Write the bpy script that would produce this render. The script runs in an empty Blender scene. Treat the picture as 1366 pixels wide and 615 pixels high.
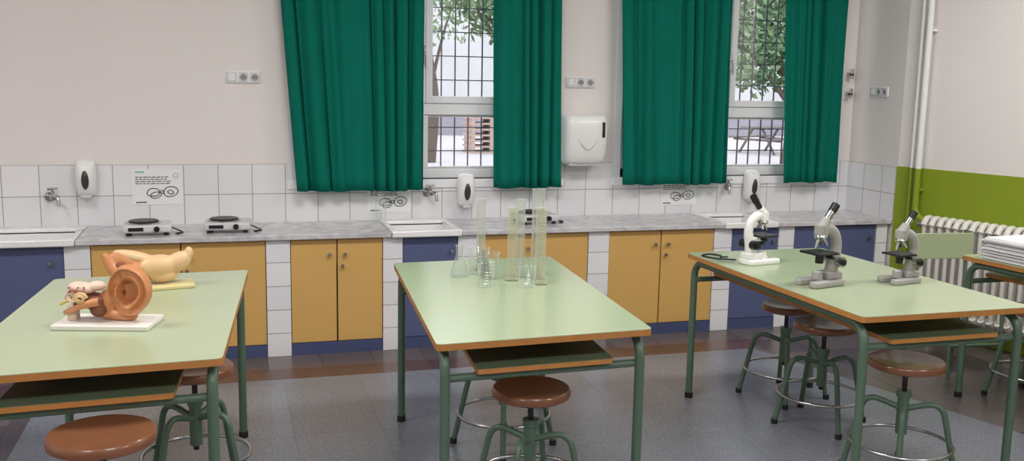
import bpy, bmesh, math, random
from mathutils import Vector, Matrix, noise, Euler
random.seed(7)
scene=bpy.context.scene
COL=scene.collection
try:
    scene.view_settings.view_transform='Standard'
except Exception: pass

# ---------------------------------------------------------------- materials
def lin(c):
    return tuple(((v/255)/12.92 if v/255<=0.04045 else (((v/255)+0.055)/1.055)**2.4) for v in c)+(1,)
MATS={}
def mat(name,col,rough=.5,metal=0,var=.06,scale=8,bump=0,bscale=40,spec=.5,coat=0,trans=0,alpha=None):
    if name in MATS: return MATS[name]
    m=bpy.data.materials.new(name);m.use_nodes=True;nt=m.node_tree;b=nt.nodes['Principled BSDF']
    tc=nt.nodes.new('ShaderNodeTexCoord');n=nt.nodes.new('ShaderNodeTexNoise');n.inputs['Scale'].default_value=scale;n.inputs['Detail'].default_value=4
    nt.links.new(tc.outputs['Object'],n.inputs['Vector'])
    mx=nt.nodes.new('ShaderNodeMix');mx.data_type='RGBA'
    c=lin(col)
    mx.inputs[6].default_value=tuple(max(0,v*(1-var)) for v in c[:3])+(1,)
    mx.inputs[7].default_value=tuple(min(1,v*(1+var)) for v in c[:3])+(1,)
    nt.links.new(n.outputs['Fac'],mx.inputs[0]);nt.links.new(mx.outputs[2],b.inputs['Base Color'])
    b.inputs['Roughness'].default_value=rough;b.inputs['Metallic'].default_value=metal
    b.inputs['Specular IOR Level'].default_value=spec;b.inputs['Coat Weight'].default_value=coat
    b.inputs['Transmission Weight'].default_value=trans
    if bump:
        n2=nt.nodes.new('ShaderNodeTexNoise');n2.inputs['Scale'].default_value=bscale;nt.links.new(tc.outputs['Object'],n2.inputs['Vector'])
        bp=nt.nodes.new('ShaderNodeBump');bp.inputs['Strength'].default_value=bump;bp.inputs['Distance'].default_value=.01
        nt.links.new(n2.outputs['Fac'],bp.inputs['Height']);nt.links.new(bp.outputs['Normal'],b.inputs['Normal'])
    MATS[name]=m;return m
def tilemat(name,axes,w,h,c1,c2,mortar,ms=.0025,rough=.15,off=(0,0),speck=0,offset=0.0,coat=0):
    m=bpy.data.materials.new(name);m.use_nodes=True;nt=m.node_tree;b=nt.nodes['Principled BSDF']
    tc=nt.nodes.new('ShaderNodeTexCoord');sp=nt.nodes.new('ShaderNodeSeparateXYZ');cb=nt.nodes.new('ShaderNodeCombineXYZ')
    nt.links.new(tc.outputs['Object'],sp.inputs[0])
    for i,a in enumerate(axes):
        ad=nt.nodes.new('ShaderNodeMath');ad.operation='ADD';ad.inputs[1].default_value=off[i]
        nt.links.new(sp.outputs['XYZ'.index(a)],ad.inputs[0]);nt.links.new(ad.outputs[0],cb.inputs[i])
    br=nt.nodes.new('ShaderNodeTexBrick');br.offset=offset;br.squash=1
    br.inputs['Scale'].default_value=1;br.inputs['Brick Width'].default_value=w;br.inputs['Row Height'].default_value=h
    br.inputs['Mortar Size'].default_value=ms;br.inputs['Mortar Smooth'].default_value=.2;br.inputs['Bias'].default_value=0
    br.inputs['Color1'].default_value=lin(c1);br.inputs['Color2'].default_value=lin(c2);br.inputs['Mortar'].default_value=lin(mortar)
    nt.links.new(cb.outputs[0],br.inputs['Vector'])
    src=br.outputs['Color']
    if speck:
        n=nt.nodes.new('ShaderNodeTexNoise');n.inputs['Scale'].default_value=120;n.inputs['Detail'].default_value=3;n.inputs['Roughness'].default_value=.8
        nt.links.new(tc.outputs['Object'],n.inputs['Vector'])
        n3=nt.nodes.new('ShaderNodeTexNoise');n3.inputs['Scale'].default_value=1.6;nt.links.new(tc.outputs['Object'],n3.inputs['Vector'])
        cr=nt.nodes.new('ShaderNodeMapRange');cr.inputs[1].default_value=.38;cr.inputs[2].default_value=.62;cr.inputs[3].default_value=1-speck;cr.inputs[4].default_value=1+speck
        nt.links.new(n.outputs['Fac'],cr.inputs[0])
        c3=nt.nodes.new('ShaderNodeMapRange');c3.inputs[1].default_value=.3;c3.inputs[2].default_value=.7;c3.inputs[3].default_value=.93;c3.inputs[4].default_value=1.07
        nt.links.new(n3.outputs['Fac'],c3.inputs[0])
        mm=nt.nodes.new('ShaderNodeMath');mm.operation='MULTIPLY';nt.links.new(cr.outputs[0],mm.inputs[0]);nt.links.new(c3.outputs[0],mm.inputs[1])
        vm=nt.nodes.new('ShaderNodeVectorMath');vm.operation='SCALE';nt.links.new(src,vm.inputs[0]);nt.links.new(mm.outputs[0],vm.inputs['Scale']);src=vm.outputs[0]
    nt.links.new(src,b.inputs['Base Color']);b.inputs['Roughness'].default_value=rough;b.inputs['Coat Weight'].default_value=coat
    bp=nt.nodes.new('ShaderNodeBump');bp.inputs['Strength'].default_value=.4;bp.inputs['Distance'].default_value=.002;bp.invert=True
    nt.links.new(br.outputs['Fac'],bp.inputs['Height']);nt.links.new(bp.outputs['Normal'],b.inputs['Normal'])
    return m
M_wall=mat('wall_paint',(230,223,220),.8,var=.03,scale=1.5,bump=.1,bscale=25)
M_white=mat('white_gloss',(236,236,234),.3,var=.02)
M_frame=mat('window_white',(236,236,238),.35,var=.02)
M_cer=mat('ceramic',(236,236,235),.12,var=.01,coat=.5)
M_tile=tilemat('tile_wall_back','XZ',.2,.185,(232,231,232),(224,224,227),(165,160,158),ms=.0028,off=(.05+4,-.719+.0))
M_tileR=tilemat('tile_wall_right','YZ',.2,.185,(232,231,232),(224,224,227),(165,160,158),ms=.0028,off=(.02,-.719))
M_tileP=tilemat('tile_pier','XZ',5,.14,(232,231,232),(224,224,227),(155,152,152),off=(1,.0))
M_floorG=tilemat('floor_terrazzo_grey','XY',.4,.4,(124,127,135),(117,120,128),(98,100,108),ms=.0018,rough=.3,speck=.42,off=(.13,.07))
M_floorB=tilemat('floor_terrazzo_dark','XY',.3,.3,(104,95,94),(80,72,72),(66,60,60),ms=.002,rough=.27,speck=.25,off=(.1,.02))
M_floorR=tilemat('floor_terrazzo_red','XY',.3,.3,(100,74,68),(82,58,54),(60,48,46),ms=.002,rough=.27,speck=.25,off=(.1,.02))
M_yel=mat('door_yellow',(208,166,96),.42,var=.03,scale=3)
M_yelE=mat('door_edge_brown',(150,100,50),.6)
M_blue=mat('door_blue',(84,93,130),.42,var=.03,scale=3)
M_blueK=mat('kick_blue',(70,80,118),.5,var=.05)
M_metal=mat('chrome',(190,190,190),.25,metal=1,var=.03)
M_lamG=mat('laminate_green',(169,181,148),.2,var=.03,scale=2,spec=.5)
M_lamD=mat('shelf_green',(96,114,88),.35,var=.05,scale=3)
M_ply=mat('plywood_edge',(186,126,64),.5,var=.18,scale=30)
M_steelG=mat('green_steel',(84,108,90),.35,var=.06,scale=10)
M_black=mat('black_plastic',(22,22,24),.4,var=.1)
M_rub=mat('rubber',(30,30,30),.7)
M_seat=mat('seat_wood',(126,80,54),.28,var=.25,scale=9,coat=.3)
M_teal=mat('curtain_teal',(2,108,92),.85,var=.08,scale=4,bump=.15,bscale=300,spec=.15)
M_green=mat('green_paint',(134,152,26),.55,var=.03,scale=2)
M_grayp=mat('grey_plastic',(200,200,200),.4)
M_hot=mat('hotplate_enamel',(208,208,206),.35)
M_paper=mat('paper',(234,234,234),.8,var=.02)
M_ink=mat('ink',(40,42,46),.8)
M_inkG=mat('ink_light',(150,190,170),.8)
M_rad=mat('radiator_white',(222,218,210),.35,var=.02)

def marble():
    m=bpy.data.materials.new('marble_grey');m.use_nodes=True;nt=m.node_tree;b=nt.nodes['Principled BSDF']
    tc=nt.nodes.new('ShaderNodeTexCoord');n=nt.nodes.new('ShaderNodeTexNoise');n.inputs['Scale'].default_value=7;n.inputs['Detail'].default_value=8;n.inputs['Distortion'].default_value=1.6
    r=nt.nodes.new('ShaderNodeValToRGB');r.color_ramp.elements[0].position=.35;r.color_ramp.elements[0].color=lin((178,175,178));r.color_ramp.elements[1].position=.6;r.color_ramp.elements[1].color=lin((208,206,208))
    nt.links.new(tc.outputs['Object'],n.inputs['Vector']);nt.links.new(n.outputs['Fac'],r.inputs[0]);nt.links.new(r.outputs[0],b.inputs['Base Color']);b.inputs['Roughness'].default_value=.25
    return m
M_marb=marble()
def glassmat(name,tint,dens=.12,rough=.03):
    m=bpy.data.materials.new(name);m.use_nodes=True;nt=m.node_tree;nt.nodes.clear()
    o=nt.nodes.new('ShaderNodeOutputMaterial');t=nt.nodes.new('ShaderNodeBsdfTransparent');g=nt.nodes.new('ShaderNodeBsdfGlossy')
    d=nt.nodes.new('ShaderNodeBsdfDiffuse');tl=nt.nodes.new('ShaderNodeBsdfTranslucent');dm=nt.nodes.new('ShaderNodeMixShader');dm.inputs[0].default_value=.5
    t.inputs[0].default_value=tint+(1,);g.inputs['Roughness'].default_value=rough;
    c=lin((244,246,242));c=(c[0]*tint[0],c[1]*tint[1],c[2]*tint[2],1)
    d.inputs[0].default_value=c;tl.inputs[0].default_value=c
    nt.links.new(d.outputs[0],dm.inputs[1]);nt.links.new(tl.outputs[0],dm.inputs[2])
    lw=nt.nodes.new('ShaderNodeLayerWeight');lw.inputs[0].default_value=.5
    pw=nt.nodes.new('ShaderNodeMath');pw.operation='POWER';pw.inputs[1].default_value=2.2;nt.links.new(lw.outputs['Facing'],pw.inputs[0])
    n=nt.nodes.new('ShaderNodeTexNoise');n.inputs['Scale'].default_value=20
    mr=nt.nodes.new('ShaderNodeMapRange');mr.inputs[3].default_value=dens*.8;mr.inputs[4].default_value=dens*1.2;nt.links.new(n.outputs['Fac'],mr.inputs[0])
    ad=nt.nodes.new('ShaderNodeMath');ad.operation='MULTIPLY_ADD';ad.inputs[1].default_value=.42;ad.use_clamp=True
    nt.links.new(pw.outputs[0],ad.inputs[0]);nt.links.new(mr.outputs[0],ad.inputs[2])
    m1=nt.nodes.new('ShaderNodeMixShader');m2=nt.nodes.new('ShaderNodeMixShader')
    nt.links.new(ad.outputs[0],m1.inputs[0]);nt.links.new(t.outputs[0],m1.inputs[1]);nt.links.new(dm.outputs[0],m1.inputs[2])
    gm=nt.nodes.new('ShaderNodeMath');gm.operation='MULTIPLY_ADD';gm.inputs[1].default_value=.18;gm.inputs[2].default_value=.03;nt.links.new(pw.outputs[0],gm.inputs[0])
    nt.links.new(gm.outputs[0],m2.inputs[0]);nt.links.new(m1.outputs[0],m2.inputs[1]);nt.links.new(g.outputs[0],m2.inputs[2])
    nt.links.new(m2.outputs[0],o.inputs[0]);return m
M_glass=glassmat('clear_glass',(.98,.995,.985),.05)
M_plast=glassmat('frosted_plastic',(.98,.99,.975),.14,.15)
M_plastY=glassmat('aged_plastic',(.98,.975,.92),.15,.15)

# ---------------------------------------------------------------- geometry helpers
def group(name,loc=(0,0,0),rz=0,s=1):
    e=bpy.data.objects.new(name,None);e.location=loc;e.rotation_euler=(0,0,rz);e.scale=(s,s,s);e.empty_display_size=.05
    COL.objects.link(e);return e
def mk(parent,name,bm,mats,smooth=False,auto=True):
    me=bpy.data.meshes.new(name);
    bmesh.ops.recalc_face_normals(bm,faces=bm.faces)
    bm.to_mesh(me);bm.free()
    if not isinstance(mats,(list,tuple)): mats=[mats]
    for m in mats: me.materials.append(m)
    if smooth:
        for p in me.polygons: p.use_smooth=True
        if auto:
            try: me.set_sharp_from_angle(angle=math.radians(40))
            except Exception: pass
    o=bpy.data.objects.new(name,me);COL.objects.link(o)
    if parent: o.parent=parent
    return o
def bev(o,w,seg=2):
    b=o.modifiers.new('b','BEVEL');b.width=w;b.segments=seg;b.limit_method='ANGLE';b.angle_limit=math.radians(40);
    for p in o.data.polygons:p.use_smooth=True
    try:o.data.set_sharp_from_angle(angle=math.radians(60))
    except Exception:pass
    return o
def addbox(bm,x0,x1,y0,y1,z0,z1,mi=0):
    v=[bm.verts.new(p) for p in ((x0,y0,z0),(x1,y0,z0),(x1,y1,z0),(x0,y1,z0),(x0,y0,z1),(x1,y0,z1),(x1,y1,z1),(x0,y1,z1))]
    for f in ((0,3,2,1),(4,5,6,7),(0,1,5,4),(1,2,6,5),(2,3,7,6),(3,0,4,7)):
        fa=bm.faces.new([v[i] for i in f]);fa.material_index=mi
def boxes(parent,name,lst,mats,bevel=0,seg=2):
    bm=bmesh.new()
    for b in lst: addbox(bm,*b)
    o=mk(parent,name,bm,mats)
    if bevel: bev(o,bevel,seg)
    return o
def box(parent,name,x0,x1,y0,y1,z0,z1,m,bevel=0,seg=2):
    return boxes(parent,name,[(x0,x1,y0,y1,z0,z1)],m,bevel,seg)
def addprism(bm,pts,z0,z1,mi=0):
    n=len(pts);a=[bm.verts.new((p[0],p[1],z0)) for p in pts];b=[bm.verts.new((p[0],p[1],z1)) for p in pts]
    fs=[bm.faces.new(a[::-1]),bm.faces.new(b)]
    for i in range(n): fs.append(bm.faces.new((a[i],a[(i+1)%n],b[(i+1)%n],b[i])))
    for f in fs:f.material_index=mi
def prism(parent,name,pts,z0,z1,m,bevel=0):
    bm=bmesh.new();addprism(bm,pts,z0,z1);o=mk(parent,name,bm,m)
    if bevel:bev(o,bevel)
    return o
def fillet(pts,r,n=6,closed=False):
    P=[Vector(p) for p in pts];out=[]
    N=len(P)
    for i in range(N):
        if not closed and i in (0,N-1): out.append(P[i]);continue
        a,b,c=P[i-1],P[i],P[(i+1)%N]
        d1=(a-b);d2=(c-b);rr=min(r,d1.length*.49,d2.length*.49)
        s=b+d1.normalized()*rr;e=b+d2.normalized()*rr
        for k in range(n+1):
            t=k/n;out.append(s*(1-t)**2+b*2*t*(1-t)+e*t*t)
    return out
def smoothpts(pts,n=8,closed=False):
    P=[Vector(p) for p in pts];out=[];N=len(P)
    rng=range(N if closed else N-1)
    for i in rng:
        if closed: p0,p1,p2,p3=P[i-1],P[i],P[(i+1)%N],P[(i+2)%N]
        else: p0=P[max(i-1,0)];p1=P[i];p2=P[i+1];p3=P[min(i+2,N-1)]
        for k in range(n):
            t=k/n
            out.append(.5*((2*p1)+(p2-p0)*t+(2*p0-5*p1+4*p2-p3)*t*t+(3*p1-p0-3*p2+p3)*t**3))
    if not closed: out.append(P[-1])
    return out
def addtube(bm,pts,r,seg=12,closed=False,mi=0,flat=1.0):
    P=[Vector(p) for p in pts];N=len(P)
    rad=r if isinstance(r,(list,tuple)) else None
    def R(i):
        if rad is None:return r
        t=i/max(1,N-1)*(len(rad)-1);k=min(int(t),len(rad)-2);return rad[k]+(rad[k+1]-rad[k])*(t-k)
    T=[]
    for i in range(N):
        if closed:d=P[(i+1)%N]-P[i-1]
        else:d=P[min(i+1,N-1)]-P[max(i-1,0)]
        T.append(d.normalized())
    up=Vector((0,0,1))
    if abs(T[0].dot(up))>.9: up=Vector((1,0,0))
    nrm=(up-T[0]*up.dot(T[0])).normalized()
    rings=[]
    for i in range(N):
        nrm=(nrm-T[i]*nrm.dot(T[i])).normalized();bn=T[i].cross(nrm)
        rr=R(i)
        rings.append([bm.verts.new(P[i]+(nrm*math.cos(2*math.pi*k/seg)+bn*math.sin(2*math.pi*k/seg)*flat)*rr) for k in range(seg)])
    fs=[]
    for i in range(N if closed else N-1):
        a=rings[i];b=rings[(i+1)%N]
        for k in range(seg): fs.append(bm.faces.new((a[k],a[(k+1)%seg],b[(k+1)%seg],b[k])))
    if not closed:
        fs.append(bm.faces.new(rings[0][::-1]));fs.append(bm.faces.new(rings[-1]))
    for f in fs:f.material_index=mi
def tube(parent,name,pts,r,m,seg=12,closed=False,flat=1.0):
    bm=bmesh.new();addtube(bm,pts,r,seg,closed,0,flat);return mk(parent,name,bm,m,True)
def cyl(parent,name,p1,p2,r,m,seg=24,r2=None):
    return tube(parent,name,[p1,p2],[r,r2 if r2 is not None else r],m,seg)
def lathe(parent,name,prof,m,loc=(0,0,0),seg=32,squash=None):
    bm=bmesh.new();rings=[]
    for (r,z) in prof:
        if r<1e-5: rings.append([bm.verts.new((loc[0],loc[1],loc[2]+z))])
        else: rings.append([bm.verts.new((loc[0]+r*math.cos(2*math.pi*k/seg),loc[1]+r*math.sin(2*math.pi*k/seg),loc[2]+z)) for k in range(seg)])
    for a,b in zip(rings,rings[1:]):
        for k in range(seg):
            k2=(k+1)%seg
            if len(a)==1 and len(b)==1: continue
            if len(a)==1: bm.faces.new((a[0],b[k],b[k2]))
            elif len(b)==1: bm.faces.new((a[k],b[0],a[k2]))
            else: bm.faces.new((a[k],b[k],b[k2],a[k2]))
    return mk(parent,name,bm,m,True)
def addell(bm,c,r,rot=(0,0,0),sub=3):
    M=Matrix.Translation(c)@Euler(rot).to_matrix().to_4x4()@Matrix.Diagonal((r[0],r[1],r[2],1))
    bmesh.ops.create_icosphere(bm,subdivisions=sub,radius=1,matrix=M)
def ell(parent,name,c,r,m,rot=(0,0,0)):
    bm=bmesh.new();addell(bm,c,r,rot);return mk(parent,name,bm,m,True,False)
def blob(parent,name,bm,m,vox=.004,sm=6):
    o=mk(parent,name,bm,m,True,False)
    r=o.modifiers.new('r','REMESH');r.mode='VOXEL';r.voxel_size=vox;r.use_smooth_shade=True
    s=o.modifiers.new('s','SMOOTH');s.iterations=sm;s.factor=.5
    return o

# ---------------------------------------------------------------- room shell
DW=6.181;DF=5.668;ZT=1.089;HC=.725
ZC=3.25;XL=-3.6;YB=-2.6
W1=(.42,2.14,.985,2.85);W2=(2.6,4.29,.985,2.85)
CX=4.43
boxes(None,'wall_back',[(XL-.3,W1[0],DW,DW+.3,0,ZC),(W1[1],W2[0],DW,DW+.3,0,ZC),(W2[1],CX+.5,DW,DW+.3,0,ZC),
  (W1[0],W1[1],DW,DW+.3,0,W1[2]),(W2[0],W2[1],DW,DW+.3,0,W2[2]),(W1[0],W1[1],DW,DW+.3,W1[3],ZC),(W2[0],W2[1],DW,DW+.3,W2[3],ZC)],M_wall)
boxes(None,'trim_tile_splashback',[(XL,W1[0]-.06,DW-.008,DW-.0005,.70,ZT),(W1[0]-.06,W1[1]+.06,DW-.008,DW-.0005,.70,.93),(W1[1]+.06,W2[0]-.06,DW-.008,DW-.0005,.70,ZT),
  (W2[0]-.06,W2[1]+.04,DW-.008,DW-.0005,.70,.93),(W2[1]+.04,CX,DW-.008,DW-.0005,.70,ZT)],M_tile)
PH=.33
JY=5.63
d=Vector((math.sin(PH),-math.cos(PH)));L=(JY-YB)/math.cos(PH)
E=Vector((CX,JY))+d*L
nr=Vector((math.cos(PH),math.sin(PH)))
bm=bmesh.new()
addprism(bm,[(CX,DW+.3),(CX,JY),(CX+.3,JY),(CX+.3,DW+.3)],0,ZC);mk(None,'wall_right',bm,M_wall)
bm=bmesh.new()
addprism(bm,[(CX,JY),(E.x,E.y),(E.x+.3,E.y),(CX+.3,JY)],0,ZC);mk(None,'wall_right',bm,M_wall)
boxes(None,'trim_tile_return',[(CX-.008,CX-.0005,JY+.01,DW-.008,.70,ZT)],M_tileR)
bm=bmesh.new();a=Vector((CX,JY));q=nr*-.010
addprism(bm,[(a.x+q.x,a.y+q.y),(E.x+q.x,E.y),(E.x+.01,E.y),(a.x+.01,a.y)],0.0,ZT+.01);mk(None,'trim_green_dado',bm,M_green)
box(None,'wall_left',XL-.3,XL,YB,DW,0,ZC,M_wall)
box(None,'wall_front',XL-.3,E.x+.3,YB-.3,YB,0,ZC,M_wall)
box(None,'ceiling',XL-.3,E.x+.3,YB-.3,DW+.3,ZC,ZC+.1,M_wall)
bm=bmesh.new()
addprism(bm,[(XL-.3,YB-.3),(E.x+.3,YB-.3),(E.x+.3,DW+.3),(XL-.3,DW+.3)],-.1,0,0)
def gx(y): return 3.335+(4.526-y)*.298
addprism(bm,[(-.92,YB),(gx(YB),YB),(gx(5.208),5.208),(-.92,5.208)],0,.0015,1)
addprism(bm,[(-1.2,5.208),(gx(5.208),5.208),(gx(5.208)+.2,5.42),(-1.2,5.42)],0,.0012,2)
mk(None,'floor',bm,[M_floorB,M_floorG,M_floorR])

# ---------------------------------------------------------------- windows
def winglass():
    m=bpy.data.materials.new('window_glass');m.use_nodes=True;nt=m.node_tree;nt.nodes.clear()
    o=nt.nodes.new('ShaderNodeOutputMaterial');t=nt.nodes.new('ShaderNodeBsdfTransparent');g=nt.nodes.new('ShaderNodeBsdfGlossy');mx=nt.nodes.new('ShaderNodeMixShader')
    g.inputs['Roughness'].default_value=.02;mx.inputs[0].default_value=.05
    nt.links.new(t.outputs[0],mx.inputs[1]);nt.links.new(g.outputs[0],mx.inputs[2]);nt.links.new(mx.outputs[0],o.inputs[0]);return m
M_winglass=winglass()
def window(name,W,mull,handle_x):
    g=group(name);x0,x1,z0,z1=W;y0=DW+.05;y1=DW+.11
    L=[(x0,x0+.06,y0,y1,z0,z1),(x1-.06,x1,y0,y1,z0,z1),(x0,x1,y0,y1,z0,z0+.06),(x0,x1,y0,y1,z1-.06,z1),
       (x0+.06,x1-.06,y0-.01,y1,1.40,1.47)]
    boxes(g,'outer_frame',L,M_frame,.004)
    S=[]
    for a,b in ((x0+.06,mull-.01),(mull+.01,x1-.06)):
        c,dz=1.475,z1-.065
        w=.045
        S+= [(a,a+w,y0-.02,y1-.01,c,dz),(b-w,b,y0-.02,y1-.01,c,dz),(a+w,b-w,y0-.02,y1-.01,c,c+w),(a+w,b-w,y0-.02,y1-.01,dz-w,dz)]
    S+= [(mull-.03,mull+.03,y0,y1,z0+.06,1.40)]
    boxes(g,'sashes',S,M_frame,.003)
    boxes(g,'glazing_bead',[(x0+.06,x1-.06,y0+.01,y1-.01,z0+.06,z0+.075),(x0+.06,x1-.06,y0+.01,y1-.01,1.385,1.40)],M_grayp)
    box(g,'handle_plate',handle_x-.012,handle_x+.012,y0-.03,y0-.02,1.72,1.84,M_metal,.003)
    tube(g,'handle_lever',fillet([(handle_x,y0-.03,1.80),(handle_x,y0-.065,1.80),(handle_x,y0-.065,1.70)],.015),.008,M_metal)
    box(g,'sill',x0-.06,x1+.05,DW-.02,DW+.06,z0-.055,z0,M_frame,.004)
    box(g,'surround',x0-.05,x0,DW-.006,DW+.05,z0,z1,M_frame)
    box(g,'glass_pane',x0+.06,x1-.06,y0+.03,y0+.034,z0+.06,z1-.06,M_winglass)
    return g
window('window_1',W1,1.235,1.235);window('window_2',W2,3.42,3.42)
M_bar=mat('grille_dark',(70,72,80),.5)
for nm,W in (('window_grille',W1),('window_grille',W2)):
    L=[];y=DW+.34
    x=W[0]-.05
    while x<W[1]+.1: L.append((x-.004,x+.004,y,y+.01,W[2]-.1,W[3]+.1));x+=.095
    z=W[2]
    while z<W[3]+.1:
        L.append((W[0]-.1,W[1]+.1,y-.006,y,z-.0035,z+.0035));z+=.16
    boxes(None,nm,L,M_bar)

# ---------------------------------------------------------------- counter & cabinets
g=group('lab_counter')
sinks=[(-1.42,-.80),(.93,1.36),(3.13,3.53)]
xs=XL
slabs=[]
for s0,s1 in sinks: slabs.append((xs,s0));xs=s1
slabs.append((xs,CX-.01))
boxes(g,'worktop',[(a,b,DF-.03,DW-.01,HC-.03,HC) for a,b in slabs],M_marb,.004)
piers=[(-2.2,-2.06),(-.861,-.729),(.207,.342),(.883,1.0),(1.341,1.47),(2.19,2.328),(3.073,3.2),(3.555,3.672),(4.325,4.41)]
boxes(g,'tiled_piers',[(a,b,DF-.004,DW-.02,0,HC-.03) for a,b in piers],M_tileP)
yel=[(-2.06,-1.95),(-.729,-.258),(-.258,.207),(.342,.612),(.612,.883),(1.47,1.83),(1.83,2.19),(2.328,2.694),(2.694,3.073)]
blu=[(-1.95,-.861),(1.0,1.341),(3.2,3.555),(3.672,4.325)]
boxes(g,'yellow_doors',[(a+.004,b-.004,DF+.004,DF+.022,.075,HC-.036) for a,b in yel],M_yel,.002)
boxes(g,'blue_doors',[(a+.004,b-.004,DF+.004,DF+.022,.075,HC-.036) for a,b in blu],M_blue,.002)
boxes(g,'carcass',[(a,b,DF+.022,DW-.02,.03,.55) for a,b in yel+blu]+[(a,b,DF+.022,DF+.03,.03,HC-.03) for a,b in yel+blu],M_yelE)
boxes(g,'kick_plate',[(a,b,DF+.002,DF+.02,0,.072) for a,b in yel+blu],M_blueK)
bm=bmesh.new()
def knob(x,z):
    addtube(bm,[(x,DF+.004,z),(x,DF-.008,z),(x,DF-.012,z),(x,DF-.024,z)],[.006,.006,.012,.010],12)
for x in (-.258,.612,1.83,2.694):
    knob(x-.045,.60);knob(x+.045,.60);knob(x+.03,.53)
for x in (-.93,1.30,3.51,4.26): knob(x,.60)
mk(g,'door_knobs',bm,M_metal,True)
for s0,s1 in sinks:
    sg=group('ceramic_sink',((s0+s1)/2,(DF+DW)/2,0))
    w=(s1-s0)/2-.002;y0=DF-.045-(DF+DW)/2;y1=DW-.012-(DF+DW)/2;z=HC+.008
    boxes(sg,'rim',[(-w,w,y0,y0+.035,z-.04,z),(-w,w,y1-.12,y1,z-.035,z),(-w,-w+.035,y0+.035,y1-.12,z-.035,z),(w-.035,w,y0+.035,y1-.12,z-.035,z)],M_cer,.008,3)
    boxes(sg,'basin',[(-w+.02,w-.02,y0+.085,y1-.1,z-.13,z-.12),(-w+.02,-w+.034,y0+.085,y1-.1,z-.12,z-.03),(w-.034,w-.02,y0+.085,y1-.1,z-.12,z-.03),(-w+.02,w-.02,y0+.075,y0+.087,z-.12,z-.02),(-w+.02,w-.02,y1-.12,y1-.11,z-.12,z-.02)],M_cer)
    boxes(sg,'front_shelf',[(-w+.03,w-.03,y0+.025,y0+.085,z-.035,z-.015)],M_cer)
    lathe(sg,'drain',[(0,.004),(.02,.004),(.024,0)],M_metal,(0,.05,z-.12))

# ---------------------------------------------------------------- curtains
def curtain(name,x0t,x1t,x0b,x1b,zb,n,ph,yc=6.075,zt=2.9):
    bm=bmesh.new();NX=int(n*26);NZ=26;g=[]
    for j in range(NZ+1):
        t=j/NZ;z=zt+(zb-zt)*t;row=[]
        for i in range(NX+1):
            s=i/NX
            q=s*n+.45*math.sin(s*7.1+ph)+.16*math.sin(s*17+ph*2)+.06*math.sin(t*3+s*5)
            a=.026*(.8+.35*math.sin(s*9+ph))*(.75+.3*t)
            w=math.sin(2*math.pi*q);w=w*(1-.25*w*w)*1.2
            dy=a*w+.006*math.sin(4*math.pi*q+ph)+.006*math.sin(t*5+s*11)+.004*math.sin(2*math.pi*2.7*q+t*2)
            x=(x0t+(x1t-x0t)*s)*(1-t)+(x0b+(x1b-x0b)*s)*t+.010*math.cos(2*math.pi*q)
            row.append(bm.verts.new((x,yc+dy,z+.004*math.sin(s*14+ph)*t)))
        g.append(row)
    for j in range(NZ):
        for i in range(NX): bm.faces.new((g[j][i],g[j][i+1],g[j+1][i+1],g[j+1][i]))
    o=mk(None,name,bm,M_teal,True,False)
    s=o.modifiers.new('s','SOLIDIFY');s.thickness=.003
    return o
curtain('window_curtain',.29,1.215,.425,1.212,.925,8,.5)
curtain('window_curtain',1.655,2.09,1.68,2.13,.932,4.5,2.0)
curtain('window_curtain',2.51,3.35,2.585,3.375,.942,7,1.1)
curtain('window_curtain',3.715,4.28,3.81,4.27,.945,5,3.4)
for a,b in ((.2,2.25),(2.45,4.36)):
    rg=group('curtain_rod',((a+b)/2,6.075,2.93))
    h=(b-a)/2
    cyl(rg,'rod',(-h,0,0),(h,0,0),.012,M_white,16)
    for x in (-h+.1,h-.1): box(rg,'bracket',x-.01,x+.01,-.01,DW-6.075,-.015,.0,M_white)

# ---------------------------------------------------------------- wall fittings
M_dk=mat('socket_shadow_grey',(150,150,152),.5)
def socket(x,z,n,name='wall_socket_panel',frame=None,w=None):
    g=group(name,frame[0] if frame else (x,DW,z),frame[1] if frame else 0)
    W=w or .068*n
    box(g,'plate',-W/2,W/2,-.012,0,-.035,.035,M_frame,.004)
    for i in range(n):
        cx=-W/2+(i+.5)*W/n
        bm=bmesh.new();addtube(bm,smoothpts([(cx+.026*sx,-.013,.026*sz) for sx,sz in ((-1,-1),(1,-1),(1,1),(-1,1))],1,True),.0015,6,True);mk(g,'cell_edge',bm,M_dk,True)
        if i==0 and n==3:
            box(g,'blank',cx-.020,cx+.020,-.016,-.011,-.022,.022,M_white,.003)
        else:
            bm=bmesh.new();addtube(bm,smoothpts([(cx+.021*math.cos(a*math.pi/6),-.014,.021*math.sin(a*math.pi/6)) for a in range(12)],2,True),.003,8,True);mk(g,'ring',bm,M_grayp,True)
            cyl(g,'recess',(cx,-.0135,0),(cx,-.0118,0),.019,M_dk,20)
            cyl(g,'hole_a',(cx-.008,-.015,0),(cx-.008,-.0118,0),.0035,M_black,8);cyl(g,'hole_b',(cx+.008,-.015,0),(cx+.008,-.0118,0),.0035,M_black,8)
    return g
socket(.112,1.618,3);socket(2.292,1.626,3)
M_smoke=mat('smoked_window',(60,52,52),.2)
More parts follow.
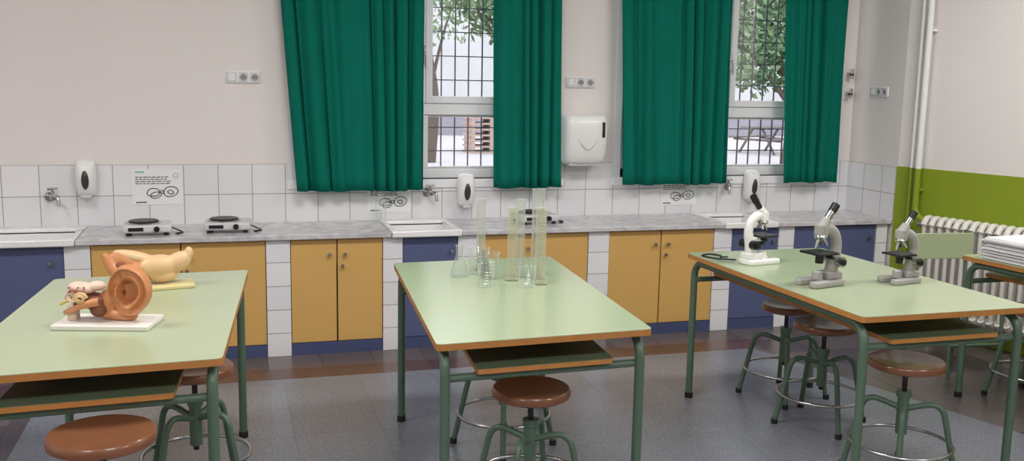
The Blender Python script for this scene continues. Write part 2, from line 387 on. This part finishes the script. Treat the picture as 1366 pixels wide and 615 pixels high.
def soap(x,z):
    g=group('soap_dispenser',(x,DW-.008,z))
    bm=bmesh.new();prof=[(.0,-.11,.05,.04),(.0,-.08,.056,.075),(0,.02,.06,.10),(0,.085,.058,.085),(0,.11,.045,.05)]
    rings=[]
    for _,zz,w,dp in prof:
        pts=[(-w,0),(-w,-dp*.6),(-w*.75,-dp*.92),(-w*.3,-dp),(w*.3,-dp),(w*.75,-dp*.92),(w,-dp*.6),(w,0)]
        rings.append([bm.verts.new((a,b,zz)) for a,b in pts])
    for a,b in zip(rings,rings[1:]):
        for k in range(8): bm.faces.new((a[k],a[(k+1)%8],b[(k+1)%8],b[k]))
    bm.faces.new(rings[0][::-1]);bm.faces.new(rings[-1])
    o=mk(g,'body',bm,M_white,True,False);s=o.modifiers.new('s','SUBSURF');s.levels=2;s.render_levels=2
    ell(g,'level_window',(0,-.084,-.005),(.022,.02,.058),M_smoke)
    box(g,'push_lever',-.03,.03,-.085,-.03,-.115,-.095,M_grayp,.006)
soap(-.792,1.015);soap(1.50,.915);soap(3.60,.925)
g=group('paper_towel_dispenser',(2.285,DW,1.25))
bm=bmesh.new();rings=[]
for zz,w,dp in [(-.165,.13,.14),(-.15,.15,.18),(-.05,.157,.205),(.08,.157,.215),(.15,.155,.2),(.165,.14,.16)]:
    pts=[(-w,0),(-w,-dp*.7),(-w*.85,-dp*.95),(-w*.4,-dp),(w*.4,-dp),(w*.85,-dp*.95),(w,-dp*.7),(w,0)]
    rings.append([bm.verts.new((a,b,zz)) for a,b in pts])
for a,b in zip(rings,rings[1:]):
    for k in range(8): bm.faces.new((a[k],a[(k+1)%8],b[(k+1)%8],b[k]))
bm.faces.new(rings[0][::-1]);bm.faces.new(rings[-1])
o=mk(g,'body',bm,M_white,True,False);s=o.modifiers.new('s','SUBSURF');s.levels=2;s.render_levels=2
box(g,'key_slot',.098,.116,-.212,-.17,.02,.12,M_black,.004)
tube(g,'cover_seam',smoothpts([(-.14,-.172,.04),(-.07,-.203,-.0),(0,-.208,-.06),(.07,-.203,-.0),(.10,-.195,.02)],6),.0025,M_grayp,8)
box(g,'tear_slot',-.11,.11,-.15,-.05,-.172,-.155,M_grayp,.004)

def tap(x,z,rz=0,y=DW-.008):
    g=group('wall_tap',(x,y,z),rz)
    cyl(g,'flange',(0,0,0),(0,-.01,0),.028,M_metal,20)
    cyl(g,'body',(0,-.01,0),(0,-.075,0),.016,M_metal,16)
    cyl(g,'bonnet',(0,-.05,0),(0,-.05,.035),.012,M_metal,16)
    cyl(g,'handle_stem',(0,-.05,.035),(0,-.05,.05),.007,M_metal,12)
    tube(g,'handle_cross',[(-.028,-.05,.05),(.028,-.05,.05)],.007,M_metal)
    tube(g,'spout',fillet([(0,-.06,0),(.0,-.13,.02),(0,-.14,-.045)],.03),.010,M_metal)
tap(-1.0,.905,.5);tap(1.245,.90,.3);tap(3.43,.915,-.4)

def poster(x,z,w=.29,h=.215):
    g=group('handwashing_poster',(x,DW-.009,z))
    box(g,'sheet',-w/2,w/2,-.002,0,-h/2,h/2,M_paper)
    L=[]
    yy=(-.0035,-.002)
    for r in range(4):
        zz=h/2-.05-r*.013
        x=-w/2+.02
        while x<w/2-.09:
            q=random.uniform(.012,.03);L.append((x,x+q,yy[0],yy[1],zz,zz+.0045));x+=q+.006
    L.append((-w/2+.02,-w/2+.08,yy[0],yy[1],-h/2+.012,-h/2+.018))
    boxes(g,'text_lines',L,M_ink)
    boxes(g,'header_text',[(-w/2+.02,-w/2+.07,yy[0],yy[1],h/2-.022,h/2-.012)],M_inkG)
    bm=bmesh.new()
    def loop(pts): addtube(bm,smoothpts([(a,-.003,b) for a,b in pts],5,True),.0024,6,True)
    loop([(-.06,-.03),(-.04,-.01),(-.005,-.012),(.01,-.03),(.0,-.05),(-.03,-.055),(-.055,-.05)])
    loop([(-.04,-.045),(-.01,-.03),(.02,-.04),(.005,-.062),(-.03,-.068)])
    loop([(.035,-.03),(.05,-.005),(.09,.0),(.115,-.02),(.10,-.05),(.06,-.06),(.04,-.05)])
    loop([(.055,-.03),(.075,-.02),(.09,-.035),(.075,-.045)])
    loop([(.01,-.03),(.03,-.022),(.03,-.04)])
    mk(g,'hand_drawing',bm,M_ink,True)
    bm=bmesh.new();addtube(bm,[(w/2-.04+.014*math.cos(a*.5236),-.003,h/2-.04+.014*math.sin(a*.5236)) for a in range(12)],.002,6,True);mk(g,'logo_ring',bm,M_inkG,True)
poster(-.40,.955);poster(1.0,.872,.28,.2);poster(3.05,.885,.28,.2)

# ---------------------------------------------------------------- pipes, radiator, right side
def rw(t,off=0,z=0):
    p=Vector((CX,JY))+d*t-nr*off;return (p.x,p.y,z)
g=group('heating_pipe')
tube(g,'riser_upper',[rw(.19,.06,ZT+.01),rw(.19,.06,ZC)],.020,M_white,16)
tube(g,'riser_upper_thin',[rw(.13,.045,ZT+.01),rw(.13,.045,ZC)],.010,M_white,12)
tube(g,'riser_lower',fillet([rw(.19,.06,ZT+.01),rw(.19,.06,.80),rw(.30,.085,.74)],.05),.020,M_green,16)
tube(g,'riser_lower_thin',[rw(.13,.045,.1),rw(.13,.045,ZT+.01)],.010,M_green,12)
for z in (.95,2.0):
    q=rw(.19,.03);box(g,'pipe_clip',q[0]-.03,q[0]+.03,q[1]-.02,q[1]+.02,z,z+.015,M_green if z<1 else M_white)
g=group('column_radiator',(rw(.30,.10)[0],rw(.30,.10)[1],0),math.atan2(d.y,d.x))
n=28
for i in range(n):
    x=.02+i*.055
    bm=bmesh.new()
    for yy in (-.045,0,.045):
        addtube(bm,fillet([(x,yy,.17),(x,yy,.76)],.01),.014,8)
    addtube(bm,fillet([(x,-.055,.74),(x,-.03,.785),(x,.03,.785),(x,.055,.74)],.03),.021,10)
    addtube(bm,fillet([(x,-.055,.19),(x,-.03,.15),(x,.03,.15),(x,.055,.19)],.03),.021,10)
    mk(g,'column_%d'%i,bm,M_rad,True)
cyl(g,'header_top',(0,0,.74),(n*.055,0,.74),.018,M_rad);cyl(g,'header_bottom',(0,0,.18),(n*.055,0,.18),.018,M_rad)
for x in (.1,1.3): box(g,'support_foot',x-.012,x+.012,-.03,.03,0,.17,M_rad)
cyl(g,'valve',(-.05,0,.74),(0,0,.74),.022,M_metal)
socket(0,0,3,frame=((CX-.0,5.88,1.60),-math.pi/2),w=.19)
g=group('gas_valve',(4.37,DW,1.72))
for z in (0,-.14):
    cyl(g,'stem',(0,0,z),(0,-.05,z),.014,M_metal);cyl(g,'body',(0,-.05,z-.03),(0,-.05,z+.04),.012,M_metal);tube(g,'lever',[(0,-.065,z),(-.035,-.07,z)],.007,M_black)

# ---------------------------------------------------------------- lab tables
HT=.768
def table(name,FL,ex,ey,steel,shelf=True,top=M_lamG):
    FL=Vector(FL);ex=Vector(ex);ey=Vector(ey)
    g=group(name,(FL.x,FL.y,0))
    w=ex.length;l=ey.length;ux=ex/w;uy=ey/l
    def P(a,b,z=None):
        q=ux*a+uy*b
        return (q.x,q.y) if z is None else (q.x,q.y,z)
    def rect(a0,a1,b0,b1,r=.02):
        out=[]
        for (ca,cb,st) in ((a1-r,b1-r,0),(a0+r,b1-r,90),(a0+r,b0+r,180),(a1-r,b0+r,270)):
            for k in range(4):
                t=math.radians(st+k*30);out.append(P(ca+r*math.cos(t),cb+r*math.sin(t)))
        return out
    prism(g,'plywood_core',rect(0,w,0,l),HT-.024,HT-.0025,M_ply)
    prism(g,'laminate_top',rect(.0005,w-.0005,.0005,l-.0005),HT-.0025,HT,top)
    i=.035;r=.0175
    zt=HT-.024-r
    for k,a in enumerate((i,w-i)):
        pts=fillet([P(a,.03,0.012),P(a,.03,zt),P(a,l-.03,zt),P(a,l-.03,.012)],.09,8)
        bm=bmesh.new();addtube(bm,pts,r,14);o=mk(g,'side_frame_%d'%k,bm,steel,True)
        for b in (.03,l-.03): cyl(g,'foot_cap',P(a,b,0),P(a,b,.03),r+.003,M_rub,14)
    for b in (.045,l-.045):
        cyl(g,'cross_bar',P(i,b,.635),P(w-i,b,.635),.014,steel,12)
    if shelf:
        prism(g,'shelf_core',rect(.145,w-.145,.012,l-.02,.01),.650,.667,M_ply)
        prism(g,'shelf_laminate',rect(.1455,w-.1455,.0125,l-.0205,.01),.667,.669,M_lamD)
    return g
table('lab_table',(-.81,2.945),(.784,.054),(.108,1.41),M_steelG)
table('lab_table',(.643,3.009),(.788,.040),(.100,1.44),M_steelG)
table('lab_table',(2.292,3.040),(.80,.006),(-.028,1.42),M_steelG)
table('lab_table',(3.83,2.72),(.77,.0),(-.14,1.42),M_steelG)

# ---------------------------------------------------------------- stools
def stool(x,y,zs=.5,r=.155,rz=0):
    g=group('lab_stool',(x,y,0),rz)
    lathe(g,'wooden_seat',[(0,-.038),(r*.9,-.038),(r*.99,-.03),(r,-.018),(r*.985,-.006),(r*.95,0),(r*.7,-.003),(0,-.008)],M_seat,(0,0,zs),48)
    cyl(g,'seat_plate',(0,0,zs-.05),(0,0,zs-.038),.06,M_black,20)
    cyl(g,'threaded_spindle',(0,0,.17),(0,0,zs-.045),.011,M_black,12)
    cyl(g,'hub_tube',(0,0,.19),(0,0,.36),.024,M_steelG,18)
    cyl(g,'hub_collar',(0,0,.35),(0,0,.375),.030,M_steelG,18)
    for k in range(4):
        a=k*math.pi/2+math.pi/4;c,s=math.cos(a),math.sin(a)
        pts=fillet([(0.015*c,.015*s,.30),(.15*c,.15*s,.345),(.225*c,.225*s,.008)],.07,8)
        tube(g,'leg_%d'%k,pts,.0125,M_steelG,12)
        cyl(g,'rubber_foot_%d'%k,(.225*c,.225*s,0),(.224*c,.224*s,.025),.016,M_rub,12)
    R=.205
    tube(g,'foot_ring',[(R*math.cos(t*math.pi/24),R*math.sin(t*math.pi/24),.15) for t in range(48)],.008,M_metal,10,True)
    return g
stool(-.365,2.90,.60,.152,.3)
stool(-.14,3.83,.51,.150,.1)
stool(1.069,3.31,.5,.148,.2)
stool(1.17,4.02,.5,.15,.5)
stool(2.80,4.34,.5,.13,.3)
stool(2.75,3.93,.505,.148,.6)
stool(2.70,3.28,.51,.155,.1)
stool(4.08,3.98,.5,.15,.2)

# ---------------------------------------------------------------- chair right
g=group('school_chair',(4.05,4.54,0),-.1)
M_chair=mat('chair_green_wood',(162,174,138),.4,var=.05)
for sx in (-.165,.165):
    tube(g,'back_leg',fillet([(sx,.24,0.01),(sx,.17,.43),(sx,.20,.80)],.08),.011,M_steelG)
    tube(g,'front_leg',fillet([(sx,-.21,0.01),(sx,-.17,.425),(sx,.18,.425)],.05),.011,M_steelG)
cyl(g,'stretcher',(-.165,.21,.2),(.165,.21,.2),.009,M_steelG);cyl(g,'stretcher_f',(-.165,-.19,.2),(.165,-.19,.2),.009,M_steelG)
box(g,'seat',-.19,.19,-.2,.18,.436,.45,M_chair,.006)
prism(g,'backrest',[(-.19+.38*i/10,.158+.012*(1-((i-5)/5)**2)) for i in range(11)]+[(.19-.38*i/10,.170+.012*(1-((i-5)/5)**2)) for i in range(11)],.63,.785,M_chair,.004)

# ---------------------------------------------------------------- paper stack
g=group('paper_stack',(4.0,3.86,HT),.1)
for i in range(22):
    z=i*.0052;dx=random.uniform(-.02,.02);dy=random.uniform(-.02,.02)
    box(g,'sheet_bundle_%d'%i,-.25+dx,.30+dx,-.22+dy,.2+dy,z,z+.0046,M_paper)

# ---------------------------------------------------------------- hot plates
def hotplate(x,y,rz,col=M_hot):
    g=group('electric_hot_plate',(x,y,HC),rz)
    box(g,'body',-.13,.13,-.11,.11,.018,.062,col,.012,3)
    for sx in (-.1,.1):
        for sy in (-.08,.08): cyl(g,'foot',(sx,sy,0),(sx,sy,.02),.014,M_black,12)
    lathe(g,'heating_disc',[(0,.016),(.078,.016),(.082,.012),(.082,0),(0,0)],M_black,(-.02,0,.062))
    lathe(g,'steel_trim_ring',[(.083,0),(.094,.0),(.094,.006),(.083,.008)],M_metal,(-.02,0,.062))
    cyl(g,'control_knob',(.05,-.108,.04),(.05,-.128,.04),.016,M_black,16)
    box(g,'front_label',-.1,-.02,-.1125,-.109,.03,.05,M_black)
    tube(g,'power_cord',smoothpts([(.125,.03,.03),(.17,.02,.01),(.19,-.03,.006),(.15,-.06,.006),(.17,-.08,.006)],6),.004,M_black,8)
hotplate(-.44,5.83,.05);hotplate(0.0,5.86,-.05,M_grayp);hotplate(1.90,5.90,.1,M_grayp)
g=group('reagent_bottle',(.92,6.00,HC))
lathe(g,'bottle',[(0,.002),(.032,.002),(.035,.008),(.035,.12),(.03,.14),(.014,.155),(.014,.175),(.017,.178),(.017,.183),(.012,.183)],M_plast)
lathe(g,'stopper',[(0,.2),(.016,.2),(.018,.19),(.011,.183),(.011,.165),(0,.165)],M_glass)

# ---------------------------------------------------------------- glassware
M_inkB=mat('scale_print',(160,168,170),.6)
def cylinder_grad(x,y,h,r,m):
    g=group('graduated_cylinder',(x,y,HT))
    lathe(g,'tube',[(r,.012),(r,h-.004),(r+.004,h),(r-.001,h-.001),(r-.002,h-.006),(r-.002,.02),(0,.018)],m,seg=28)
    bm=bmesh.new();addprism(bm,[(r*1.9*math.cos(k*math.pi/3),r*1.9*math.sin(k*math.pi/3)) for k in range(6)],0,.008)
    o=mk(g,'hex_foot',bm,m);bev(o,.003)
    lathe(g,'foot_cone',[(r*1.3,.008),(r,.02)],m)
    bm=bmesh.new()
    k=0;z=.05
    while z<h-.03:
        wd=.9 if k%5==0 else .5
        addtube(bm,[((r+.0006)*math.cos(-1.9+wd*t/5),(r+.0006)*math.sin(-1.9+wd*t/5),z) for t in range(6)],.0005,4);z+=.01 if r<.02 else .014;k+=1
    mk(g,'graduation_marks',bm,M_inkB)
cylinder_grad(1.178,3.96,.32,.021,M_plastY)
cylinder_grad(1.235,4.03,.345,.020,M_plast)
cylinder_grad(1.30,3.98,.395,.027,M_plast)
cylinder_grad(1.275,3.86,.33,.022,M_plastY)
cylinder_grad(1.10,4.20,.33,.020,M_plast)
def beaker(x,y,h,r,m=M_glass):
    g=group('glass_beaker',(x,y,HT))
    lathe(g,'wall',[(0,.001),(r-.004,.001),(r,.006),(r,h-.005),(r+.004,h),(r+.001,h),(r-.002,h-.006),(r-.002,.008),(r-.006,.004),(0,.004)],m)
    bm=bmesh.new()
    for k in range(5):
        z=.02+k*(h-.04)/5;addtube(bm,[((r+.0006)*math.cos(-1.9+.5*t/4),(r+.0006)*math.sin(-1.9+.5*t/4),z) for t in range(5)],.0007,4)
    mk(g,'graduation_marks',bm,M_white)
beaker(1.03,3.85,.10,.033);beaker(1.095,4.02,.115,.042);beaker(1.075,4.13,.12,.045,M_glass);beaker(1.203,3.82,.085,.036)
g=group('erlenmeyer_flask',(.975,4.085,HT))
lathe(g,'flask',[(0,.001),(.038,.001),(.043,.006),(.042,.014),(.02,.085),(.016,.1),(.016,.135),(.020,.14),(.014,.138),(.014,.1),(.018,.085),(.039,.014),(.036,.005),(0,.004)],M_glass)

# ---------------------------------------------------------------- microscopes
def microscope(x,y,rz,s,mb):
    g=group('microscope',(x,y,HT),rz,s)
    out=[(.075,-.05),(.085,-.03),(.085,.03),(.075,.05),(-.085,.06),(-.095,.045),(-.09,.022),(-.03,.018),(-.03,-.018),(-.09,-.022),(-.095,-.045),(-.085,-.06)]
    prism(g,'base',out,0,.026,mb,.006)
    box(g,'base_heel',-.0,.08,-.035,.035,.024,.055,mb,.008,3)
    tube(g,'arm',smoothpts([(.045,0,.045),(.055,0,.10),(.068,0,.15),(.055,0,.20),(.018,0,.225),(-.02,0,.225)],6),[.029,.027,.022,.022,.024,.022],mb,16,flat=.85)
    box(g,'stage_block',-.01,.05,-.02,.02,.108,.128,mb,.004)
    box(g,'stage',-.075,.03,-.055,.055,.128,.137,M_black,.002)
    box(g,'slide_clip_a',-.05,-.0,-.035,-.03,.137,.140,M_metal);box(g,'slide_clip_b',-.05,-.0,.03,.035,.137,.140,M_metal)
    cyl(g,'condenser',(-.02,0,.09),(-.02,0,.128),.016,M_black,16)
    cyl(g,'lamp_housing',(-.025,0,.026),(-.025,0,.055),.022,mb,18)
    cyl(g,'lamp_lens',(-.025,0,.055),(-.025,0,.058),.015,M_white,18)
    lathe(g,'nosepiece',[(0,0),(.022,.002),(.027,.012),(.024,.02),(0,.022)],M_metal,(-.02,0,.185))
    for a,dx,dy in ((0,-.016,0),(1,.012,.012),(2,.010,-.013)):
        p1=Vector((-.02+dx*.6,dy*.6,.19));p2=Vector((-.02+dx*1.5,dy*1.5,.152 if a==0 else .162))
        cyl(g,'objective_%d'%a,p1,p2,.009,M_metal,14,.006)
    cyl(g,'head',(-.02,0,.205),(-.02,0,.242),.027,mb,22)
    v=Vector((.62,0,.78)).normalized();b=Vector((-.022,0,.228))
    cyl(g,'tube_base',b,b+v*.045,.024,mb,20,.019)
    cyl(g,'eyepiece_tube',b+v*.04,b+v*.085,.0145,M_metal if mb is not M_white else M_black,18)
    cyl(g,'eyepiece',b+v*.082,b+v*.118,.0165,M_black,18)
    for sy in (-1,1):
        cyl(g,'coarse_focus_knob',(.058,sy*.018,.095),(.058,sy*.048,.095),.021,M_black if mb is M_white else M_metal,22)
        cyl(g,'fine_focus_knob',(.055,sy*.048,.095),(.055,sy*.060,.095),.012,M_black,18)
        cyl(g,'stage_knob',(.0,sy*.02,.118),(.0,sy*.05,.118),.008,M_black,14)
M_mgrey=mat('microscope_grey',(164,162,158),.38,var=.04)
microscope(2.475,4.12,math.pi+.25,1.04,M_white)
microscope(2.485,3.60,.2,1.10,M_mgrey)
microscope(2.88,3.58,.15,.98,M_mgrey)
g=group('power_cord_black',(2.35,4.2,HT))
tube(g,'cable',smoothpts([(.04,-.02,.01),(-.03,.05,.006),(-.06,.14,.006),(.0,.17,.006),(.03,.11,.006),(-.01,.04,.014),(.05,.08,.006)],8),.004,M_black,8)

# ---------------------------------------------------------------- ear models
M_ear=mat('ear_flesh',(202,136,90),.38,var=.08,scale=12)
M_earD=mat('ear_hollow',(140,76,46),.6)
M_pale=mat('bone_cream',(222,186,140),.4,var=.1,scale=10)
M_red=mat('tissue_red',(160,66,52),.4,var=.15,scale=20)
M_brown=mat('muscle_brown',(128,78,58),.45,var=.2,scale=25)
M_pink=mat('bone_pink',(222,196,176),.45,var=.15,scale=30)
M_base=mat('model_base_white',(230,226,218),.35,var=.02)
M_baseY=mat('model_base_cream',(214,200,144),.4,var=.03)
M_nerve=mat('nerve_yellow',(210,186,100),.4)
def pinna(parent,name,c,hw,hh,dep,m):
    def gs(v): return math.exp(-v*v)
    def ang(a,b): return (a-b+180)%360-180
    def sm(x,a,b):
        t=max(0,min(1,(x-a)/(b-a)));return t*t*(3-2*t)
    bm=bmesh.new();NT=96;NS=40;front=[];back=[]
    for j in range(NS+1):
        s=j/NS;rf=[];rb=[]
        for i in range(NT):
            th=360*i/NT-180;t=math.radians(th)
            R=1+.06*math.cos(t-1.0)
            ox=math.cos(t)*(1-.22*max(0,-math.sin(t))**1.5)*(1.0 if math.cos(t)>0 else .80);oz=math.sin(t)
            x=ox*R*s*hw;z=oz*R*s*hh
            wh=sm(abs(ang(th,60)),150,115);wa=sm(abs(ang(th,-5)),105,75);lobe=sm(abs(ang(th,-95)),50,20)
            h=.30+wh*.62*gs((s-.90)/.095)+wa*.50*gs((s-(.60+.04*math.sin(t)))/.13)+lobe*.35*sm(s,.5,.7)
            h-=(1-sm(s,.30,.52))*.95*(1-.55*gs(ang(th,180)/50)*sm(s,.15,.4))
            h+=.75*gs(ang(th,196)/26)*gs((s-.50)/.17)+.45*gs(ang(th,-112)/22)*gs((s-.52)/.13)
            h+=.55*gs(ang(th,158)/16)*gs((s-.42)/.28)+.30*gs(ang(th,100)/16)*gs((s-.62)/.16)
            edge=sm(s,.93,1.0);tilt=-.21*dep*(x/hw)
            rf.append(bm.verts.new((c[0]+x,c[1]-h*dep*(1-edge)+tilt,c[2]+z)))
            rb.append(bm.verts.new((c[0]+x,c[1]+dep*.45*(1-edge)+tilt,c[2]+z)) if j<NS else rf[-1])
        front.append(rf);back.append(rb)
    for Lr in (front,back):
        for j in range(NS):
            for i in range(NT):
                k=(i+1)%NT;bm.faces.new((Lr[j][i],Lr[j+1][i],Lr[j+1][k],Lr[j][k]))
    bmesh.ops.remove_doubles(bm,verts=bm.verts,dist=1e-5)
    return mk(parent,name,bm,m,True,False)
g=group('ear_anatomy_model',(-.40,3.50,HT),-.25,1.03)
prism(g,'base_plate',[(-.16,-.085),(.155,-.085),(.155,.085),(-.16,.085)],0,.018,M_base,.004)
pinna(g,'pinna',(.070,-.012,.116),.080,.088,.036,M_ear)
bm=bmesh.new()
addell(bm,(.045,.02,.10),(.045,.022,.06));addell(bm,(.0,.02,.075),(.042,.035,.045))
addell(bm,(.04,.01,.035),(.055,.035,.022));addell(bm,(-.0,.02,.035),(.04,.035,.02));addell(bm,(.065,.0,.03),(.03,.03,.015))
blob(g,'flesh_block',bm,M_ear,.0035,5)
ell(g,'ear_canal_opening',(.050,-.002,.112),(.010,.008,.011),M_earD)
bm=bmesh.new()
addell(bm,(-.045,.01,.085),(.045,.04,.022),(0,.2,0));addell(bm,(-.03,.0,.055),(.03,.035,.028));addell(bm,(-.09,.0,.080),(.04,.03,.018),(0,.5,0))
blob(g,'temporal_muscle',bm,M_brown,.004,3)
bm=bmesh.new();addell(bm,(-.085,.0,.125),(.046,.035,.020),(0,.15,0));addell(bm,(-.04,.01,.130),(.03,.03,.017));addell(bm,(-.1,.0,.105),(.022,.03,.018))
blob(g,'skull_section',bm,M_pink,.004,2)
bm=bmesh.new()
for k in range(16): addell(bm,(-.085+random.uniform(-.03,.03),-.034,.125+random.uniform(-.009,.009)),(.0035,.004,.0028),sub=1)
mk(g,'air_cells',bm,M_red,True)
bm=bmesh.new();addtube(bm,smoothpts([(-.02,-.03,.085),(-.05,-.038,.08),(-.08,-.04,.07),(-.11,-.03,.055),(-.135,-.02,.045)],5),[.015,.013,.009,.008],10)
mk(g,'auditory_tube',bm,M_ear,True)
tube(g,'cochlea',smoothpts([(-.075+.018*math.cos(t*.8)*(1-t/20),-.038-.001*t,.098+.016*math.sin(t*.8)*(1-t/20)) for t in range(16)],3),[.008,.003],M_pale,8)
for k in range(3):
    tube(g,'semicircular_canal_%d'%k,[(-.115+.013*math.cos(t*.45)+k*.008,-.03+.008*k*math.sin(t*.45),.10+.013*math.sin(t*.45)) for t in range(14)],.0035,M_pink,8,True)
tube(g,'nerve',smoothpts([(-.09,-.03,.095),(-.12,-.035,.088),(-.145,-.03,.075)],5),.005,M_nerve,8)
ell(g,'eardrum',(-.03,-.034,.08),(.013,.008,.013),M_red)
boxes(g,'support_block',[(-.13,-.10,-.02,.02,.015,.07),(-.02,.02,-.0,.05,.015,.06)],M_pink,.006)

g=group('inner_ear_model',(-.30,4.10,HT),.12)
prism(g,'base_plate',[(-.10,-.085),(.16,-.06),(.16,.07),(-.10,.07)],0,.016,M_baseY,.004)
cyl(g,'support_rod',(.02,0,.012),(.02,0,.07),.008,M_metal)
bm=bmesh.new()
addtube(bm,smoothpts([(-.175,-.01,.150),(-.155,-.01,.10),(-.12,-.01,.07),(-.06,-.01,.055),(-.01,-.0,.06)],6),[.012,.022,.032,.036,.03],14)
addell(bm,(-.10,-.0,.10),(.075,.022,.05),(0,.45,0));addell(bm,(-.05,0,.07),(.05,.04,.045))
blob(g,'outer_ear',bm,M_ear,.004,6)
bm=bmesh.new()
addell(bm,(-.05,.01,.125),(.10,.03,.024),(0,.28,0));addell(bm,(.02,.0,.085),(.085,.045,.05),(0,-.1,0));addell(bm,(.10,0,.100),(.060,.035,.040),(0,-.5,0));addell(bm,(.145,.0,.135),(.018,.02,.028));addell(bm,(.04,.0,.05),(.06,.035,.03))
blob(g,'temporal_bone',bm,M_pale,.004,5)
ell(g,'canal_opening',(-.115,-.024,.098),(.022,.010,.020),M_earD,(0,.4,0))

# ---------------------------------------------------------------- ceiling lights
M_em=bpy.data.materials.new('tube_light');M_em.use_nodes=True
b=M_em.node_tree.nodes['Principled BSDF'];b.inputs['Emission Color'].default_value=(1,.98,.97,1);b.inputs['Emission Strength'].default_value=3
for x in (-1.8,1.0,3.8):
    for y in (.2,3.4):
        g=group('ceiling_light',(x,y,ZC))
        box(g,'housing',-.62,.62,-.3,.3,-.06,0,M_white,.005)
        box(g,'diffuser',-.58,.58,-.26,.26,-.066,-.06,M_em)
        l=bpy.data.lights.new('lamp','AREA');l.shape='RECTANGLE';l.size=1.15;l.size_y=.5;l.energy=(41 if x<0 else 46);l.color=(1,.98,.965)
        lo=bpy.data.objects.new('lamp',l);COL.objects.link(lo);lo.parent=g;lo.location=(0,0,-.08)

# ---------------------------------------------------------------- outside
M_grd=mat('yard_ground',(196,186,188),.9,var=.08,scale=1.5)
box(None,'yard_ground',-30,60,DW+.5,70,-.35,-.25,M_grd)
M_bld=mat('plaster_wall_far',(202,202,202),.9,var=.15,scale=.6)
box(None,'yard_boundary_wall',-30,70,40,40.5,-.3,9,M_bld)
box(None,'yard_kerb',-30,60,33,33.6,-.25,.45,mat('kerb',(150,145,155),.9))
M_leaf=mat('foliage',(118,144,104),.8,var=.4,scale=4);M_bark=mat('bark',(92,80,72),.9,var=.3)
def tree(x,y,blobs,nl):
    g=group('yard_tree',(x,y,-.25))
    bm=bmesh.new();addtube(bm,smoothpts([(0,0,0),(.1,0,1.5),(-.1,0,3.2),(.2,0,5)],5),[.16,.12,.08,.04],10)
    for c,r in blobs: addtube(bm,smoothpts([(0,0,1.6),(c[0]*.5,c[1]*.5,c[2]*.6+.6),tuple(c)],5),[.05,.03,.015],6)
    mk(g,'trunk',bm,M_bark,True)
    bm=bmesh.new()
    for c,r in blobs:
        for i in range(int(nl*r*r*2)):
            v=Vector((random.gauss(0,1),random.gauss(0,1),random.gauss(0,1))).normalized()*r*random.random()**.4
            p=Vector(c)+v;a=Vector((random.uniform(-1,1),random.uniform(-1,1),random.uniform(-1,1))).normalized();b=a.orthogonal().normalized()
            s=random.uniform(.05,.10)
            q=[p+a*s,p+b*s*.45,p-a*s,p-b*s*.45];bm.faces.new([bm.verts.new(t) for t in q])
    mk(g,'leaves',bm,M_leaf)
tree(8.2,13,[((-1.0,0,2.6),.8),((-.2,0,3.1),.9),((.4,.3,2.5),.8),((-.6,.3,3.7),.9),((.9,0,3.3),.8),((-.4,.2,2.2),.5)],650)
tree(3.75,12,[((-.9,0,3.0),.45),((-.5,0,3.3),.6),((.3,.2,3.4),.5),((-.1,.3,2.5),.35),((-.5,.2,2.7),.35)],600)
tree(13,20,[((-1.5,0,3.0),1.2),((0,0,3.6),1.3),((1.2,0,3.2),1.2)],400)
tree(4.5,22,[((-.5,0,3.4),1.0),((.6,0,3.8),1.1)],200)
g=group('picnic_table',(14.9,24.5,-.25),.4)
M_pw=mat('weathered_wood',(120,108,104),.8)
boxes(g,'top_boards',[(-.9,.9,-.38+i*.155,-.25+i*.155,.72,.76) for i in range(5)],M_pw)
boxes(g,'benches',[(-.9,.9,-.85,-.6,.42,.46),(-.9,.9,.6,.85,.42,.46)],M_pw)
for x in (-.6,.6):
    tube(g,'leg_a',[(x,-.6,0),(x,-.15,.72)],.04,M_pw,6);tube(g,'leg_b',[(x,.6,0),(x,.15,.72)],.04,M_pw,6);box(g,'beam',x-.03,x+.03,-.8,.8,.36,.42,M_pw)
g=group('pallet_stack',(6.7,25,-.25))
M_pal=mat('pallet_brown',(182,158,148),.9,var=.2)
boxes(g,'pallets',[(-.6,.6,-.4,.4,i*.15,i*.15+.05) for i in range(7)]+[(x-.05,x+.05,-.4,.4,i*.15+.05,i*.15+.15) for i in range(7) for x in (-.5,0,.5)],M_pal)

# ---------------------------------------------------------------- world + camera
w=bpy.data.worlds.new('sky');scene.world=w;w.use_nodes=True
nt=w.node_tree;bg=nt.nodes['Background'];tc=nt.nodes.new('ShaderNodeTexCoord');sp=nt.nodes.new('ShaderNodeSeparateXYZ');r=nt.nodes.new('ShaderNodeValToRGB')
r.color_ramp.elements[0].position=0;r.color_ramp.elements[0].color=(.93,.95,1,1);r.color_ramp.elements[1].color=(.8,.9,1,1)
nt.links.new(tc.outputs['Generated'],sp.inputs[0]);nt.links.new(sp.outputs[2],r.inputs[0]);nt.links.new(r.outputs[0],bg.inputs[0]);bg.inputs[1].default_value=2.4
f,a,p,ro=1292,.2885,.1521,.01917
F=Vector((math.sin(a)*math.cos(p),math.cos(a)*math.cos(p),-math.sin(p)));R=Vector((math.cos(a),-math.sin(a),0));U=R.cross(F)
R2=R*math.cos(ro)+U*math.sin(ro);U2=-R*math.sin(ro)+U*math.cos(ro)
cd=bpy.data.cameras.new('camera');cd.sensor_width=36;cd.lens=f/1366*36;cd.clip_start=.05;cd.clip_end=300
co=bpy.data.objects.new('camera',cd);COL.objects.link(co)
Mx=Matrix((R2,U2,-F)).transposed().to_4x4();Mx.translation=Vector((0,0,1.62));co.matrix_world=Mx
scene.camera=co
